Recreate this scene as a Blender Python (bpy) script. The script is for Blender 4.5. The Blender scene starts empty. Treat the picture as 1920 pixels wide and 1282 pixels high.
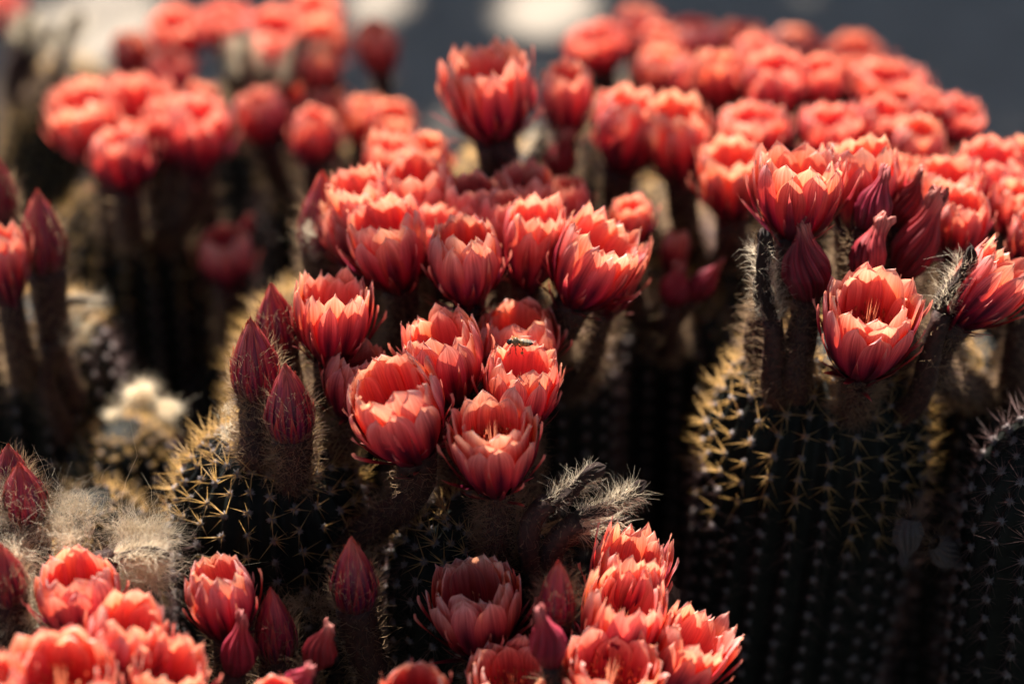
import bpy, math, random
import numpy as np
from mathutils import Vector, Matrix

SC = bpy.context.scene
COL = SC.collection
R = math.radians
rnd = random.Random(11)
nr = np.random.RandomState(5)

# ------------------------------------------------------------------ camera
PITCH = R(30); FOCAL = 80.0; FOCUS = 1.13
FWD = Vector((0, math.cos(PITCH), -math.sin(PITCH)))
UP = Vector((0, math.sin(PITCH), math.cos(PITCH)))
CAM = Vector((0, 0, 0.42)) - FWD * 1.15
cam = bpy.data.cameras.new('camera'); cam_o = bpy.data.objects.new('camera', cam); COL.objects.link(cam_o)
cam_o.location = CAM; cam_o.rotation_euler = (R(90) - PITCH, 0, 0)
cam.lens = FOCAL; cam.sensor_width = 36; cam.clip_start = 0.02; cam.clip_end = 300
cam.dof.use_dof = True; cam.dof.focus_distance = FOCUS; cam.dof.aperture_fstop = 2.5
SC.camera = cam_o

# ------------------------------------------------------------------ light
SUN_EL, SUN_AZ = R(53), R(-18)          # azimuth from +Y towards +X
SUN = Vector((math.sin(SUN_AZ) * math.cos(SUN_EL), math.cos(SUN_AZ) * math.cos(SUN_EL), math.sin(SUN_EL)))
world = bpy.data.worlds.new('World'); SC.world = world; world.use_nodes = True
wn = world.node_tree; bg = wn.nodes['Background']
sky = wn.nodes.new('ShaderNodeTexSky'); sky.sky_type = 'NISHITA'; sky.sun_disc = False
sky.sun_elevation = SUN_EL; sky.sun_rotation = SUN_AZ
wn.links.new(sky.outputs[0], bg.inputs[0]); bg.inputs[1].default_value = 0.05
sl = bpy.data.lights.new('sun', 'SUN'); sl.energy = 5.0; sl.angle = R(0.53); sl.color = (1.0, 0.92, 0.82)
so = bpy.data.objects.new('sun', sl); COL.objects.link(so); so.location = SUN * 20
so.rotation_euler = SUN.to_track_quat('Z', 'Y').to_euler()
SC.view_settings.view_transform = 'Standard'; SC.view_settings.look = 'None'
SC.view_settings.exposure = 1.95; SC.view_settings.gamma = 1.0
SC.render.engine = 'CYCLES'
SC.cycles.max_bounces = 8; SC.cycles.diffuse_bounces = 4; SC.cycles.transmission_bounces = 5
SC.cycles.sample_clamp_indirect = 4.0

# ------------------------------------------------------------------ helpers
K = 36 / FOCAL / 1920
def P(px, py, d):
    """the point seen in photograph pixel (px, py) at depth d metres"""
    return CAM + (FWD + Vector((1, 0, 0)) * ((px - 960) * K) + UP * (-(py - 641) * K)) * d

def mk(name, V, F, mats, parent=None, smooth=True, uv=None, mi=None, link=True):
    """one mesh object from vertex array V and a list of face arrays F (tris and / or quads)"""
    me = bpy.data.meshes.new(name)
    V = np.asarray(V, dtype=np.float32).reshape(-1, 3)
    if not isinstance(F, (list, tuple)): F = [F]
    F = [np.asarray(f, dtype=np.int32) for f in F if len(f)]
    loops = np.concatenate([f.ravel() for f in F]); tot = np.concatenate([np.full(len(f), f.shape[1], np.int32) for f in F])
    me.vertices.add(len(V)); me.vertices.foreach_set('co', V.ravel())
    me.loops.add(len(loops)); me.loops.foreach_set('vertex_index', loops)
    me.polygons.add(len(tot))
    st = np.concatenate([[0], np.cumsum(tot)[:-1]]).astype(np.int32)
    me.polygons.foreach_set('loop_start', st); me.polygons.foreach_set('loop_total', tot)
    me.polygons.foreach_set('use_smooth', np.full(len(tot), smooth))
    if mi is not None: me.polygons.foreach_set('material_index', np.asarray(mi, dtype=np.int32))
    if uv is not None:
        l = me.uv_layers.new(name='UVMap'); l.data.foreach_set('uv', np.asarray(uv, dtype=np.float32)[loops].ravel())
    me.update(calc_edges=True); me.validate()
    for m in (mats if isinstance(mats, (list, tuple)) else [mats]): me.materials.append(m)
    if not link: return me
    o = bpy.data.objects.new(name, me); COL.objects.link(o)
    if parent: o.parent = parent
    return o

def inst(name, me, parent, loc=None, rot=None, scale=None):
    o = bpy.data.objects.new(name, me); COL.objects.link(o); o.parent = parent
    if loc is not None: o.location = loc
    if rot is not None: o.rotation_euler = rot
    if scale is not None: o.scale = scale
    return o

def empty(name, loc=(0, 0, 0), rot=None, parent=None):
    o = bpy.data.objects.new(name, None); COL.objects.link(o); o.location = loc
    o.empty_display_size = 0.01
    if rot is not None: o.rotation_euler = rot
    if parent: o.parent = parent
    return o

def norm(a): return a / np.maximum(np.linalg.norm(a, axis=-1, keepdims=True), 1e-9)
def grid_faces(nu, nv, wrap=False):
    i, j = np.meshgrid(np.arange(nu - 1), np.arange(nv if wrap else nv - 1), indexing='ij')
    i = i.ravel(); j = j.ravel(); j2 = (j + 1) % nv
    return np.stack([i * nv + j, i * nv + j2, (i + 1) * nv + j2, (i + 1) * nv + j], 1)

def perp(d):
    a = np.where(np.abs(d[:, 2:3]) < 0.9, np.array([[0, 0, 1.0]]), np.array([[1.0, 0, 0]]))
    s = norm(np.cross(d, a)); return s, np.cross(d, s)

def hairs(roots, dirs, length, rad, curl=0.35, seg=3, grav=0.0):
    """tapered wavy ribbons: returns V, F"""
    n = len(roots); dirs = norm(dirs); s, t = perp(dirs)
    ph = nr.uniform(0, 6.28, (n, 1)); w = np.cos(ph) * s + np.sin(ph) * t; w2 = np.cross(dirs, w)
    f = nr.uniform(2, 5, (n, 1)); a = nr.uniform(0, 6.28, (n, 1)); L = length.reshape(n, 1)
    b1 = nr.normal(0, 1, (n, 1)); b2 = nr.normal(0, 1, (n, 1))
    V = []
    for k in range(seg + 1):
        u = k / seg
        c = roots + dirs * L * u + (w * (b1 * u * u + 0.3 * np.sin(a + f * u * 3) * u) + w2 * (b2 * u * u)) * L * curl
        c = c + np.array([0, 0, -grav]) * L * u * u
        hw = rad * (1 - 0.8 * u)
        V += [c - w * hw, c + w * hw]
    V = np.stack(V, 1)
    base = (np.arange(n) * (2 * (seg + 1)))[:, None]
    F = np.concatenate([base + np.array([[2 * k, 2 * k + 1, 2 * k + 3, 2 * k + 2]]) for k in range(seg)], 0)
    return V.reshape(-1, 3), F

def cones(roots, dirs, length, rad):
    n = len(roots); dirs = norm(dirs); s, t = perp(dirs)
    V = [roots + rad * (math.cos(q) * s + math.sin(q) * t) for q in (0, 2.094, 4.189)] + [roots + dirs * length.reshape(n, 1)]
    V = np.stack(V, 1); base = (np.arange(n) * 4)[:, None]
    F = np.concatenate([base + np.array([[0, 1, 3]]), base + np.array([[1, 2, 3]]), base + np.array([[2, 0, 3]])], 0)
    return V.reshape(-1, 3), F

class Join:
    def __init__(s): s.V = []; s.F = {3: [], 4: []}; s.n = 0; s.M = {3: [], 4: []}
    def add(s, V, F, m=0):
        V = np.asarray(V).reshape(-1, 3)
        for f in (F if isinstance(F, (list, tuple)) else [F]):
            f = np.asarray(f)
            if len(f): s.F[f.shape[1]].append(f + s.n); s.M[f.shape[1]].append(np.full(len(f), m))
        s.V.append(V); s.n += len(V)
    def out(s):
        F = [np.concatenate(s.F[k]) for k in (3, 4) if s.F[k]]; M = np.concatenate([np.concatenate(s.M[k]) for k in (3, 4) if s.M[k]])
        return np.concatenate(s.V), F, M
    def build(s, name, mats, parent=None, smooth=True, link=True):
        V, F, M = s.out(); return mk(name, V, F, mats, parent, smooth, mi=M, link=link)

# ------------------------------------------------------------------ materials
def material(name):
    m = bpy.data.materials.new(name); m.use_nodes = True; nt = m.node_tree
    for n in list(nt.nodes): nt.nodes.remove(n)
    out = nt.nodes.new('ShaderNodeOutputMaterial'); return m, nt, out
def N(nt, t, **kw):
    n = nt.nodes.new(t)
    for k, v in kw.items(): setattr(n, k, v)
    return n
def ramp(nt, stops, interp='LINEAR'):
    r = N(nt, 'ShaderNodeValToRGB'); r.color_ramp.interpolation = interp; e = r.color_ramp.elements
    e[0].position, e[0].color = stops[0][0], (*stops[0][1], 1); e[1].position, e[1].color = stops[-1][0], (*stops[-1][1], 1)
    for p, c in stops[1:-1]: q = e.new(p); q.color = (*c, 1)
    return r

def petal_mat(name, stops, tstops, trans=0.45, stripe=None, rough=0.42, vein=0.35):
    m, nt, out = material(name); L = nt.links.new
    uv = N(nt, 'ShaderNodeUVMap'); sep = N(nt, 'ShaderNodeSeparateXYZ'); L(uv.outputs[0], sep.inputs[0])
    info = N(nt, 'ShaderNodeObjectInfo')
    # lengthwise veins
    mp = N(nt, 'ShaderNodeMapping'); mp.inputs['Scale'].default_value = (16, 1.6, 1); L(uv.outputs[0], mp.inputs[0])
    ad = N(nt, 'ShaderNodeVectorMath', operation='ADD'); L(mp.outputs[0], ad.inputs[0])
    cb = N(nt, 'ShaderNodeCombineXYZ'); ml = N(nt, 'ShaderNodeMath', operation='MULTIPLY'); ml.inputs[1].default_value = 50; L(info.outputs['Random'], ml.inputs[0])
    L(ml.outputs[0], cb.inputs[2]); L(cb.outputs[0], ad.inputs[1])
    nz = N(nt, 'ShaderNodeTexNoise'); nz.inputs['Scale'].default_value = 1.0; nz.inputs['Detail'].default_value = 3; L(ad.outputs[0], nz.inputs['Vector'])
    # gradient coordinate with a little wander
    a1 = N(nt, 'ShaderNodeMath', operation='MULTIPLY_ADD'); a1.inputs[1].default_value = 0.30; a1.inputs[2].default_value = -0.15; L(nz.outputs[0], a1.inputs[0])
    a2 = N(nt, 'ShaderNodeMath', operation='ADD'); L(sep.outputs[1], a2.inputs[0]); L(a1.outputs[0], a2.inputs[1])
    c1 = ramp(nt, stops); L(a2.outputs[0], c1.inputs[0]); c2 = ramp(nt, tstops); L(a2.outputs[0], c2.inputs[0])
    def vary(c):
        hs = N(nt, 'ShaderNodeHueSaturation')
        h = N(nt, 'ShaderNodeMapRange'); h.inputs['To Min'].default_value = 0.492; h.inputs['To Max'].default_value = 0.508; L(info.outputs['Random'], h.inputs[0]); L(h.outputs[0], hs.inputs['Hue'])
        v = N(nt, 'ShaderNodeMapRange'); v.inputs['From Min'].default_value = 0.3; v.inputs['From Max'].default_value = 0.7; v.inputs['To Min'].default_value = 1 - vein; v.inputs['To Max'].default_value = 1.08
        L(nz.outputs[0], v.inputs[0]); L(v.outputs[0], hs.inputs['Value']); L(c, hs.inputs['Color']); return hs.outputs[0]
    k1, k2 = vary(c1.outputs[0]), vary(c2.outputs[0])
    if stripe:   # a dark midrib stripe fading out towards the tip
        ab = N(nt, 'ShaderNodeMath', operation='SUBTRACT'); ab.inputs[1].default_value = 0.5; L(sep.outputs[0], ab.inputs[0])
        ab2 = N(nt, 'ShaderNodeMath', operation='ABSOLUTE'); L(ab.outputs[0], ab2.inputs[0])
        th = N(nt, 'ShaderNodeMapRange'); th.inputs['From Min'].default_value = 0.05; th.inputs['From Max'].default_value = stripe[1]; th.inputs['To Min'].default_value = 1; th.inputs['To Max'].default_value = 0; L(ab2.outputs[0], th.inputs[0])
        tv = N(nt, 'ShaderNodeMapRange'); tv.inputs['From Min'].default_value = 0.45; tv.inputs['From Max'].default_value = 0.95; tv.inputs['To Min'].default_value = stripe[2]; tv.inputs['To Max'].default_value = 0; L(a2.outputs[0], tv.inputs[0])
        mu = N(nt, 'ShaderNodeMath', operation='MULTIPLY'); L(th.outputs[0], mu.inputs[0]); L(tv.outputs[0], mu.inputs[1])
        def st(c):
            mx = N(nt, 'ShaderNodeMixRGB'); mx.inputs[2].default_value = (*stripe[0], 1); L(mu.outputs[0], mx.inputs[0]); L(c, mx.inputs[1]); return mx.outputs[0]
        k1, k2 = st(k1), st(k2)
    bp = N(nt, 'ShaderNodeBump'); bp.inputs['Strength'].default_value = 0.35; bp.inputs['Distance'].default_value = 0.0006; L(nz.outputs[0], bp.inputs['Height'])
    pb = N(nt, 'ShaderNodeBsdfPrincipled'); pb.inputs['Roughness'].default_value = rough; pb.inputs['Specular IOR Level'].default_value = 0.35
    L(k1, pb.inputs['Base Color']); L(bp.outputs[0], pb.inputs['Normal'])
    tr = N(nt, 'ShaderNodeBsdfTranslucent'); L(k2, tr.inputs[0]); L(bp.outputs[0], tr.inputs['Normal'])
    mx = N(nt, 'ShaderNodeMixShader'); mx.inputs[0].default_value = trans
    L(pb.outputs[0], mx.inputs[1]); L(tr.outputs[0], mx.inputs[2]); L(mx.outputs[0], out.inputs[0])
    return m

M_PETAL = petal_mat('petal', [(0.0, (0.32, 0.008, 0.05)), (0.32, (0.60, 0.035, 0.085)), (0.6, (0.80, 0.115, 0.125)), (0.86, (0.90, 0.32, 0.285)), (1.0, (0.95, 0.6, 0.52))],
                    [(0.0, (0.55, 0.008, 0.012)), (0.35, (0.88, 0.05, 0.03)), (0.7, (0.96, 0.16, 0.055)), (1.0, (0.98, 0.44, 0.27))], 0.42, vein=0.18, rough=0.4)  # shade partly painted into the redder base, sunlit highlights into the pale tips
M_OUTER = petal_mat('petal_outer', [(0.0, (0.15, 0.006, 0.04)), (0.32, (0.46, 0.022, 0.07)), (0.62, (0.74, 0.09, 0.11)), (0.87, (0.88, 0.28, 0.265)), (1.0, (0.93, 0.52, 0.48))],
                    [(0.0, (0.36, 0.006, 0.012)), (0.4, (0.82, 0.04, 0.03)), (0.75, (0.95, 0.14, 0.055)), (1.0, (0.97, 0.4, 0.25))], 0.38, stripe=((0.08, 0.006, 0.03), 0.30, 0.95), vein=0.22, rough=0.4)  # same shade and highlight put into the outer petals' own colour
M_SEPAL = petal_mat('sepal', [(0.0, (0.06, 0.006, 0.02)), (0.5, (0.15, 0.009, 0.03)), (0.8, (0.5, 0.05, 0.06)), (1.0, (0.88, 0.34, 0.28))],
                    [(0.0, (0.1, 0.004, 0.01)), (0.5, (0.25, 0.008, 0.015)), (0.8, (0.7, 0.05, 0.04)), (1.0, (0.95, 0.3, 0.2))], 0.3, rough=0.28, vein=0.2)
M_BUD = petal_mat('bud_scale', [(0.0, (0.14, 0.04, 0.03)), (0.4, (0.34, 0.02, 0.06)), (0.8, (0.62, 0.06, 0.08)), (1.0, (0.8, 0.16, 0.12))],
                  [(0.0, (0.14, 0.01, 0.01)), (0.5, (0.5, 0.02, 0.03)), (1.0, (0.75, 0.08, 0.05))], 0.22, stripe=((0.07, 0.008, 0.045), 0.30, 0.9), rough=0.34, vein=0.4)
M_WITHER = petal_mat('withered_petal', [(0.0, (0.14, 0.02, 0.03)), (0.4, (0.40, 0.03, 0.06)), (0.75, (0.62, 0.08, 0.10)), (1.0, (0.82, 0.3, 0.26))],
                     [(0.0, (0.25, 0.01, 0.015)), (0.5, (0.6, 0.03, 0.04)), (1.0, (0.8, 0.12, 0.08))], 0.3, rough=0.5, vein=0.7)

def simple(name, col, col2=None, rough=0.6, scale=300, trans=0.0, tcol=None, bump=0.0, detail=4, spec=0.3):
    m, nt, out = material(name); L = nt.links.new
    pb = N(nt, 'ShaderNodeBsdfPrincipled'); pb.inputs['Roughness'].default_value = rough; pb.inputs['Specular IOR Level'].default_value = spec
    pb.inputs['Base Color'].default_value = (*col, 1); c = None
    if col2:
        tc = N(nt, 'ShaderNodeTexCoord'); nz = N(nt, 'ShaderNodeTexNoise'); nz.inputs['Scale'].default_value = scale; nz.inputs['Detail'].default_value = detail
        L(tc.outputs['Object'], nz.inputs['Vector']); r = ramp(nt, [(0.35, col), (0.68, col2)]); L(nz.outputs[0], r.inputs[0]); c = r.outputs[0]; L(c, pb.inputs['Base Color'])
        if bump:
            b = N(nt, 'ShaderNodeBump'); b.inputs['Strength'].default_value = 0.7; b.inputs['Distance'].default_value = bump; L(nz.outputs[0], b.inputs['Height']); L(b.outputs[0], pb.inputs['Normal'])
    if trans:
        t = N(nt, 'ShaderNodeBsdfTranslucent'); t.inputs[0].default_value = (*(tcol or col), 1)
        mx = N(nt, 'ShaderNodeMixShader'); mx.inputs[0].default_value = trans; L(pb.outputs[0], mx.inputs[1]); L(t.outputs[0], mx.inputs[2]); L(mx.outputs[0], out.inputs[0])
    else: L(pb.outputs[0], out.inputs[0])
    return m

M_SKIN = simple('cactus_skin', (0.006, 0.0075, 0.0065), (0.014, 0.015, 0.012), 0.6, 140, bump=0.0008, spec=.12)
M_SPINE = simple('spine', (0.26, 0.15, 0.08), (0.5, 0.33, 0.17), 0.35, 60, trans=0.68, tcol=(0.98, 0.76, 0.42))
M_SPINE2 = simple('spine_fine', (0.13, 0.075, 0.075), (0.22, 0.13, 0.12), 0.45, 60, trans=0.3, tcol=(0.4, 0.22, 0.14))
M_AREOLE = simple('areole_wool', (0.22, 0.19, 0.20), (0.36, 0.32, 0.32), 0.95, 900, trans=0.3, tcol=(0.62, 0.52, 0.38), spec=.1)
M_WOOL = simple('wool', (0.62, 0.5, 0.36), (0.9, 0.8, 0.64), 0.6, 120, trans=0.5, tcol=(0.9, 0.78, 0.58))
M_TUBEHAIR = simple('tube_hair', (0.10, 0.055, 0.04), (0.26, 0.16, 0.11), 0.7, 160, trans=0.45, tcol=(0.5, 0.34, 0.2))
M_TUBE = simple('tube_skin', (0.02, 0.008, 0.007), (0.06, 0.022, 0.016), 0.7, 350, bump=0.001)
M_DRY = simple('dried_petal', (0.018, 0.01, 0.01), (0.07, 0.035, 0.025), 0.6, 260, bump=0.0016)
M_STAMEN = simple('stamen', (0.7, 0.14, 0.07), (0.85, 0.36, 0.17), 0.5, 500, trans=0.3)
M_SOIL = simple('soil', (0.02, 0.016, 0.013), (0.06, 0.048, 0.038), 0.95, 60, bump=0.006)
M_STONE = simple('gravel_stone', (0.07, 0.06, 0.055), (0.17, 0.15, 0.13), 0.9, 120)
M_PAVE = simple('paving', (0.17, 0.145, 0.118), (0.22, 0.19, 0.155), 0.9, 14, bump=0.002, detail=8)
M_KERB = simple('kerb_stone', (0.12, 0.115, 0.11), (0.2, 0.19, 0.18), 0.9, 30, bump=0.002)
M_BARK = simple('bark', (0.06, 0.045, 0.03), (0.16, 0.12, 0.09), 0.9, 30, bump=0.01)
M_LEAF = simple('leaf', (0.035, 0.045, 0.03), (0.05, 0.065, 0.04), 0.5, 8, trans=0.1, tcol=(0.06, 0.09, 0.03))

# ------------------------------------------------------------------ flower pieces in unit space (rim radius 1, corolla height 1)
def smooth(a, b, x): t = np.clip((x - a) / (b - a), 0, 1); return t * t * (3 - 2 * t)
def cup_r(t, flare):
    t = np.asarray(t, float); q = np.clip(t / 0.70, 0, 1)
    r = 0.40 + 0.60 * (1 - (1 - q) ** 2.1) ** 0.85
    return r + flare * np.clip((t - 0.5) / 0.5, 0, 2) ** 1.8
US = np.array([0, .12, .25, .4, .55, .67, .77, .85, .91, .955, .985, 1.0])
US_LO = np.array([0, .22, .45, .68, .85, .95, 1.0])
def petal_arr(th, z1, hw, ws, flare, lean=0.0, point=0.0, cupk=0.85, curl=0.0, z0=0.0, lo=False, prof=None, nv=7, wav=0.03, rnd=rnd):
    us = US_LO if lo else US; nv = 5 if lo else nv
    if point > 0.8:                                   # lance shape
        s = (0.55 + 0.45 * smooth(0, 0.35, us)) * np.clip(1 - us, 0, 1) ** 0.62
    else:
        t0 = 0.74 - 0.2 * point; rd = np.sqrt(np.clip(1 - np.clip((us - t0) / (1 - t0), 0, 1) ** (2.4 - 1.1 * point), 0, 1))
        s = (0.42 + 0.58 * smooth(0, 0.55, us)) * rd
    s = s + 0.004
    tt = z0 + (z1 - z0) * us
    tt[-1] += 0.02 + 0.03 * point                     # small pointed tip
    rc = (prof(us) if prof is not None else cup_r(tt, flare)) * ws + lean * us ** 2 + curl * np.clip((us - 0.75) / 0.25, 0, 1) ** 2
    v = np.linspace(-1, 1, nv)
    A = hw * s[:, None] * v[None, :]
    rho = np.maximum(rc, 0.25)[:, None] * cupk
    a = A / rho
    rad = rc[:, None] - rho * (1 - np.cos(a)); tan = rho * np.sin(a)
    p1, p2, p3 = rnd.uniform(0, 6), rnd.uniform(0, 6), rnd.uniform(-1, 1)
    rad = rad + wav * np.sin(us[:, None] * 5 + p1 + v[None, :] * 2.2) * us[:, None] * (0.4 + v[None, :] ** 2) - 0.018 * np.exp(-(v[None, :] / 0.2) ** 2) * smooth(0.1, 0.6, us)[:, None]
    tan = tan + 0.06 * p3 * us[:, None] ** 2
    z = tt[:, None] + 0 * A - 0.02 * (v[None, :] ** 2) * us[:, None] + 0.018 * np.sin(p2 + v[None, :] * 4) * smooth(.7, 1, us)[:, None] * (np.abs(v[None, :]) > 0.3)
    x = rad * math.cos(th) - tan * math.sin(th); y = rad * math.sin(th) + tan * math.cos(th)
    V = np.stack([x, y, z], -1).reshape(-1, 3)
    U = np.stack(np.broadcast_arrays((v[None, :] + 1) / 2, us[:, None]), -1).reshape(-1, 2)
    return V, grid_faces(len(us), nv), U

def sepal_arr(th, h, out, hw, z0, r0, p=1.3, curlup=0.0, rnd=rnd, lo=False):
    us = US_LO if lo else US[::1]; nv = 3 if lo else 5
    s = (0.6 + 0.4 * smooth(0, 0.3, us)) * np.clip(1 - us, 0, 1) ** 0.6 + 0.01
    rc = r0 + out * us ** p; z = z0 + h * us + curlup * us ** 3
    v = np.linspace(-1, 1, nv); A = hw * s[:, None] * v[None, :]
    tan = A; radi = rc[:, None] - 0.5 * A ** 2 / hw; sk = rnd.uniform(-.12, .12)
    tan = tan + sk * us[:, None] ** 2
    x = radi * math.cos(th) - tan * math.sin(th); y = radi * math.sin(th) + tan * math.cos(th)
    V = np.stack([x, y, z[:, None] + 0 * A], -1).reshape(-1, 3)
    U = np.stack(np.broadcast_arrays((v[None, :] + 1) / 2, us[:, None]), -1).reshape(-1, 2)
    return V, grid_faces(len(us), nv), U

def flower_spec(seed, flare, point, n=(8, 9, 10), top=(0.95, 0.98, 0.86), ws=(0.76, 0.88, 1.0), hw=(0.42, 0.42, 0.36), nsep=(11, 17), lo=False):
    """list of (name, V, F, UV, material)"""
    rg = random.Random(seed); L = []
    off = rg.uniform(0, 6)
    for w in range(3):
        for i in range(n[w]):
            th = off + w * 0.37 + (i + rg.uniform(-.18, .18)) * 2 * math.pi / n[w]
            z1 = top[w] * rg.uniform(0.9, 1.06)
            V, F, U = petal_arr(th, z1, hw[w] * rg.uniform(.88, 1.12), ws[w], flare * (0.7 + 0.3 * w), lean=rg.uniform(-.04, .06) + 0.02 * w, point=point * rg.uniform(.6, 1.2) * (.55, .75, 1.1)[w] + .05 * w,
                                cupk=rg.uniform(.6, .85), curl=rg.uniform(-.10, .03), lo=lo, rnd=rg)
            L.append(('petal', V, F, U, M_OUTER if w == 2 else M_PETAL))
    for i in range(nsep[0]):     # slender sepals standing against the cup
        th = off + 1 + (i + rg.uniform(-.25, .25)) * 2 * math.pi / nsep[0]
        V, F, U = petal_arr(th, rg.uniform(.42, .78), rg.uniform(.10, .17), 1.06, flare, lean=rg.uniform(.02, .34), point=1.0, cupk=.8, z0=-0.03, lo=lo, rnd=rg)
        L.append(('sepal', V, F, U, M_SEPAL))
    for i in range(nsep[1]):     # low sepals that stick out
        th = off + 2 + (i + rg.uniform(-.3, .3)) * 2 * math.pi / nsep[1]
        V, F, U = sepal_arr(th, rg.uniform(.12, .5), rg.uniform(.4, .95), rg.uniform(.07, .13), rg.uniform(-.16, .06), 0.42, rg.uniform(.8, 1.3), rg.uniform(-.06, .16), rnd=rg, lo=lo)
        L.append(('sepal', V, F, U, M_SEPAL))
    return L

SPECS = {  # flare, point
    'a': dict(seed=1, flare=-0.12, point=0.15), 'b': dict(seed=2, flare=-0.02, point=0.3), 'c': dict(seed=3, flare=-0.26, point=0.25),
    'd': dict(seed=4, flare=-0.12, point=0.45), 'w': dict(seed=5, flare=0.08, point=0.2, hw=(.44, .44, .38)),
    'r': dict(seed=6, flare=0.08, point=0.6, n=(9, 11, 12), hw=(.36, .34, .29), top=(.93, 1.0, .93)),
    's': dict(seed=7, flare=0.0, point=0.6, n=(9, 11, 12), hw=(.37, .34, .3), top=(.9, 1.0, .95)),
    'e': dict(seed=8, flare=-0.18, point=0.2)}
HI, LO = {}, {}
def stamens():
    j = Join(); n = 70
    a = nr.uniform(0, 6.28, n); r = np.sqrt(nr.uniform(0, 1, n)) * .3; ro = np.stack([r * np.cos(a), r * np.sin(a), np.full(n, -.02)], 1)
    d = np.stack([np.cos(a) * r * 1.2, np.sin(a) * r * 1.2, np.full(n, .5)], 1); ln = nr.uniform(.42, .68, n)
    V, F = cones(ro, d, ln, 0.016); j.add(V, F)
    tip = ro + norm(d) * ln[:, None] * .93
    V, F = cones(tip, nr.normal(0, 1, (n, 3)), np.full(n, .06), 0.03); j.add(V, F)
    V, F = cones(np.tile([[0, 0, .0]], (7, 1)), np.stack([np.cos(np.arange(7)) * .1, np.sin(np.arange(7)) * .1, np.full(7, .7)], 1), np.full(7, .74), .03); j.add(V, F)
    return j.build('stamens', M_STAMEN, link=False)
ST = stamens()
for _k in list(SPECS):
    _q = dict(SPECS[_k]); _q['seed'] += 40; _q['flare'] += 0.06 if _q['flare'] < 0 else -0.07; _q['point'] = min(.7, _q['point'] + .12); _q['top'] = tuple(t * f for t, f in zip(_q.get('top', (0.95, 0.98, 0.86)), (1.0, 0.96, 1.06))); SPECS[_k + '2'] = _q
def hi(v):
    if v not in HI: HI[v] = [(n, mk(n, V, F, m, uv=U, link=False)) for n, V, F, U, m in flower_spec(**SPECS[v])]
    return HI[v]
def joined(L, name):
    V = np.concatenate([l[1] for l in L]); n = np.cumsum([0] + [len(l[1]) for l in L]); F = np.concatenate([l[2] + n[i] for i, l in enumerate(L)])
    U = np.concatenate([l[3] for l in L]); mats = []; mi = []
    for l in L:
        if l[4] not in mats: mats.append(l[4])
        mi += [mats.index(l[4])] * len(l[2])
    return mk(name, V, F, mats, uv=U, mi=mi, link=False)
def lo(v):
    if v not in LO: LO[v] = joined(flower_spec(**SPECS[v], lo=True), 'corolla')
    return LO[v]

def bud_r(u): return np.where(u < 0.3, 0.80 + 0.20 * np.sin(np.clip(u / 0.3, 0, 1) * math.pi / 2), np.clip(1 - np.clip((u - 0.3) / 0.70, 0, 1) ** 1.5, 0.0, 1) ** .85) + .02
BUDS = {}
def bud(seed):
    if seed in BUDS: return BUDS[seed]
    rg = random.Random(100 + seed); L = []; off = rg.uniform(0, 6)
    for w, (n, z1, ws, hw) in enumerate([(5, 1.0, 0.90, .62), (6, .97, .96, .5), (7, .86, 1.0, .36), (8, .62, 1.05, .27), (8, .4, 1.08, .2)]):
        for i in range(n):
            th = off + w * .6 + (i + rg.uniform(-.15, .15)) * 2 * math.pi / n; zz = z1 * rg.uniform(.95, 1.03) if w else 1.0
            V, F, U = petal_arr(th, zz, hw * rg.uniform(.9, 1.1), ws, 0, point=0.75 if w < 2 else 1.0, cupk=1.0, prof=lambda u, zz=zz: bud_r(u * zz), wav=0.012, nv=5, rnd=rg)
            L.append((V, F, U))
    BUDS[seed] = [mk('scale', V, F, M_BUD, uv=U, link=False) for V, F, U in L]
    return BUDS[seed]

def withered_mesh(seed):
    rg = random.Random(200 + seed); nu, nv = 30, 60; u = np.linspace(0, 1, nu)[:, None]; th = np.linspace(0, 2 * math.pi, nv, endpoint=False)[None, :]
    pr = np.interp(u, [0, .1, .3, .5, .68, .82, .93, 1], [.5, .75, 1.0, .86, .5, .34, .4, .3])
    tw = rg.choice([-1, 1]) * rg.uniform(.8, 1.8); k = rg.choice([9, 11, 13]); thd = th + tw * u ** 1.5
    pl = 0.15 * np.sin(k * th + 1.3 * np.sin(3 * th)) + 0.06 * np.sin(2.3 * k * th + 2)
    r = pr * (1 + pl * (0.5 + 1.4 * u) + 0.12 * np.sin(2 * th + rg.uniform(0, 6)) * u)
    flat = 1 - 0.55 * smooth(.55, 1, u)
    bx = rg.uniform(-.5, .5); by = rg.uniform(-.4, .4)
    x = r * np.cos(thd) * flat + bx * u ** 3; y = r * np.sin(thd) * (1 + .3 * smooth(.7, 1, u)) + by * u ** 3
    z = u + 0.05 * np.sin(th * 3 + rg.uniform(0, 6)) * u ** 2 + 0.03 * np.sin(7 * th) * u ** 4
    V = np.stack([x, y, z], -1).reshape(-1, 3)
    U = np.stack(np.broadcast_arrays(th / 6.283 * 3, u), -1).reshape(-1, 2)
    V = np.concatenate([V, [[bx, by, 0.96]]]); U = np.concatenate([U, [[.5, .9]]])
    n0 = (nu - 1) * nv; cap = np.array([[n0 + i, n0 + (i + 1) % nv, nu * nv] for i in range(nv)])
    return mk('withered_petals', V, [grid_faces(nu, nv, True), cap], M_WITHER, uv=U, link=False)
WM = [withered_mesh(i) for i in range(5)]
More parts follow.
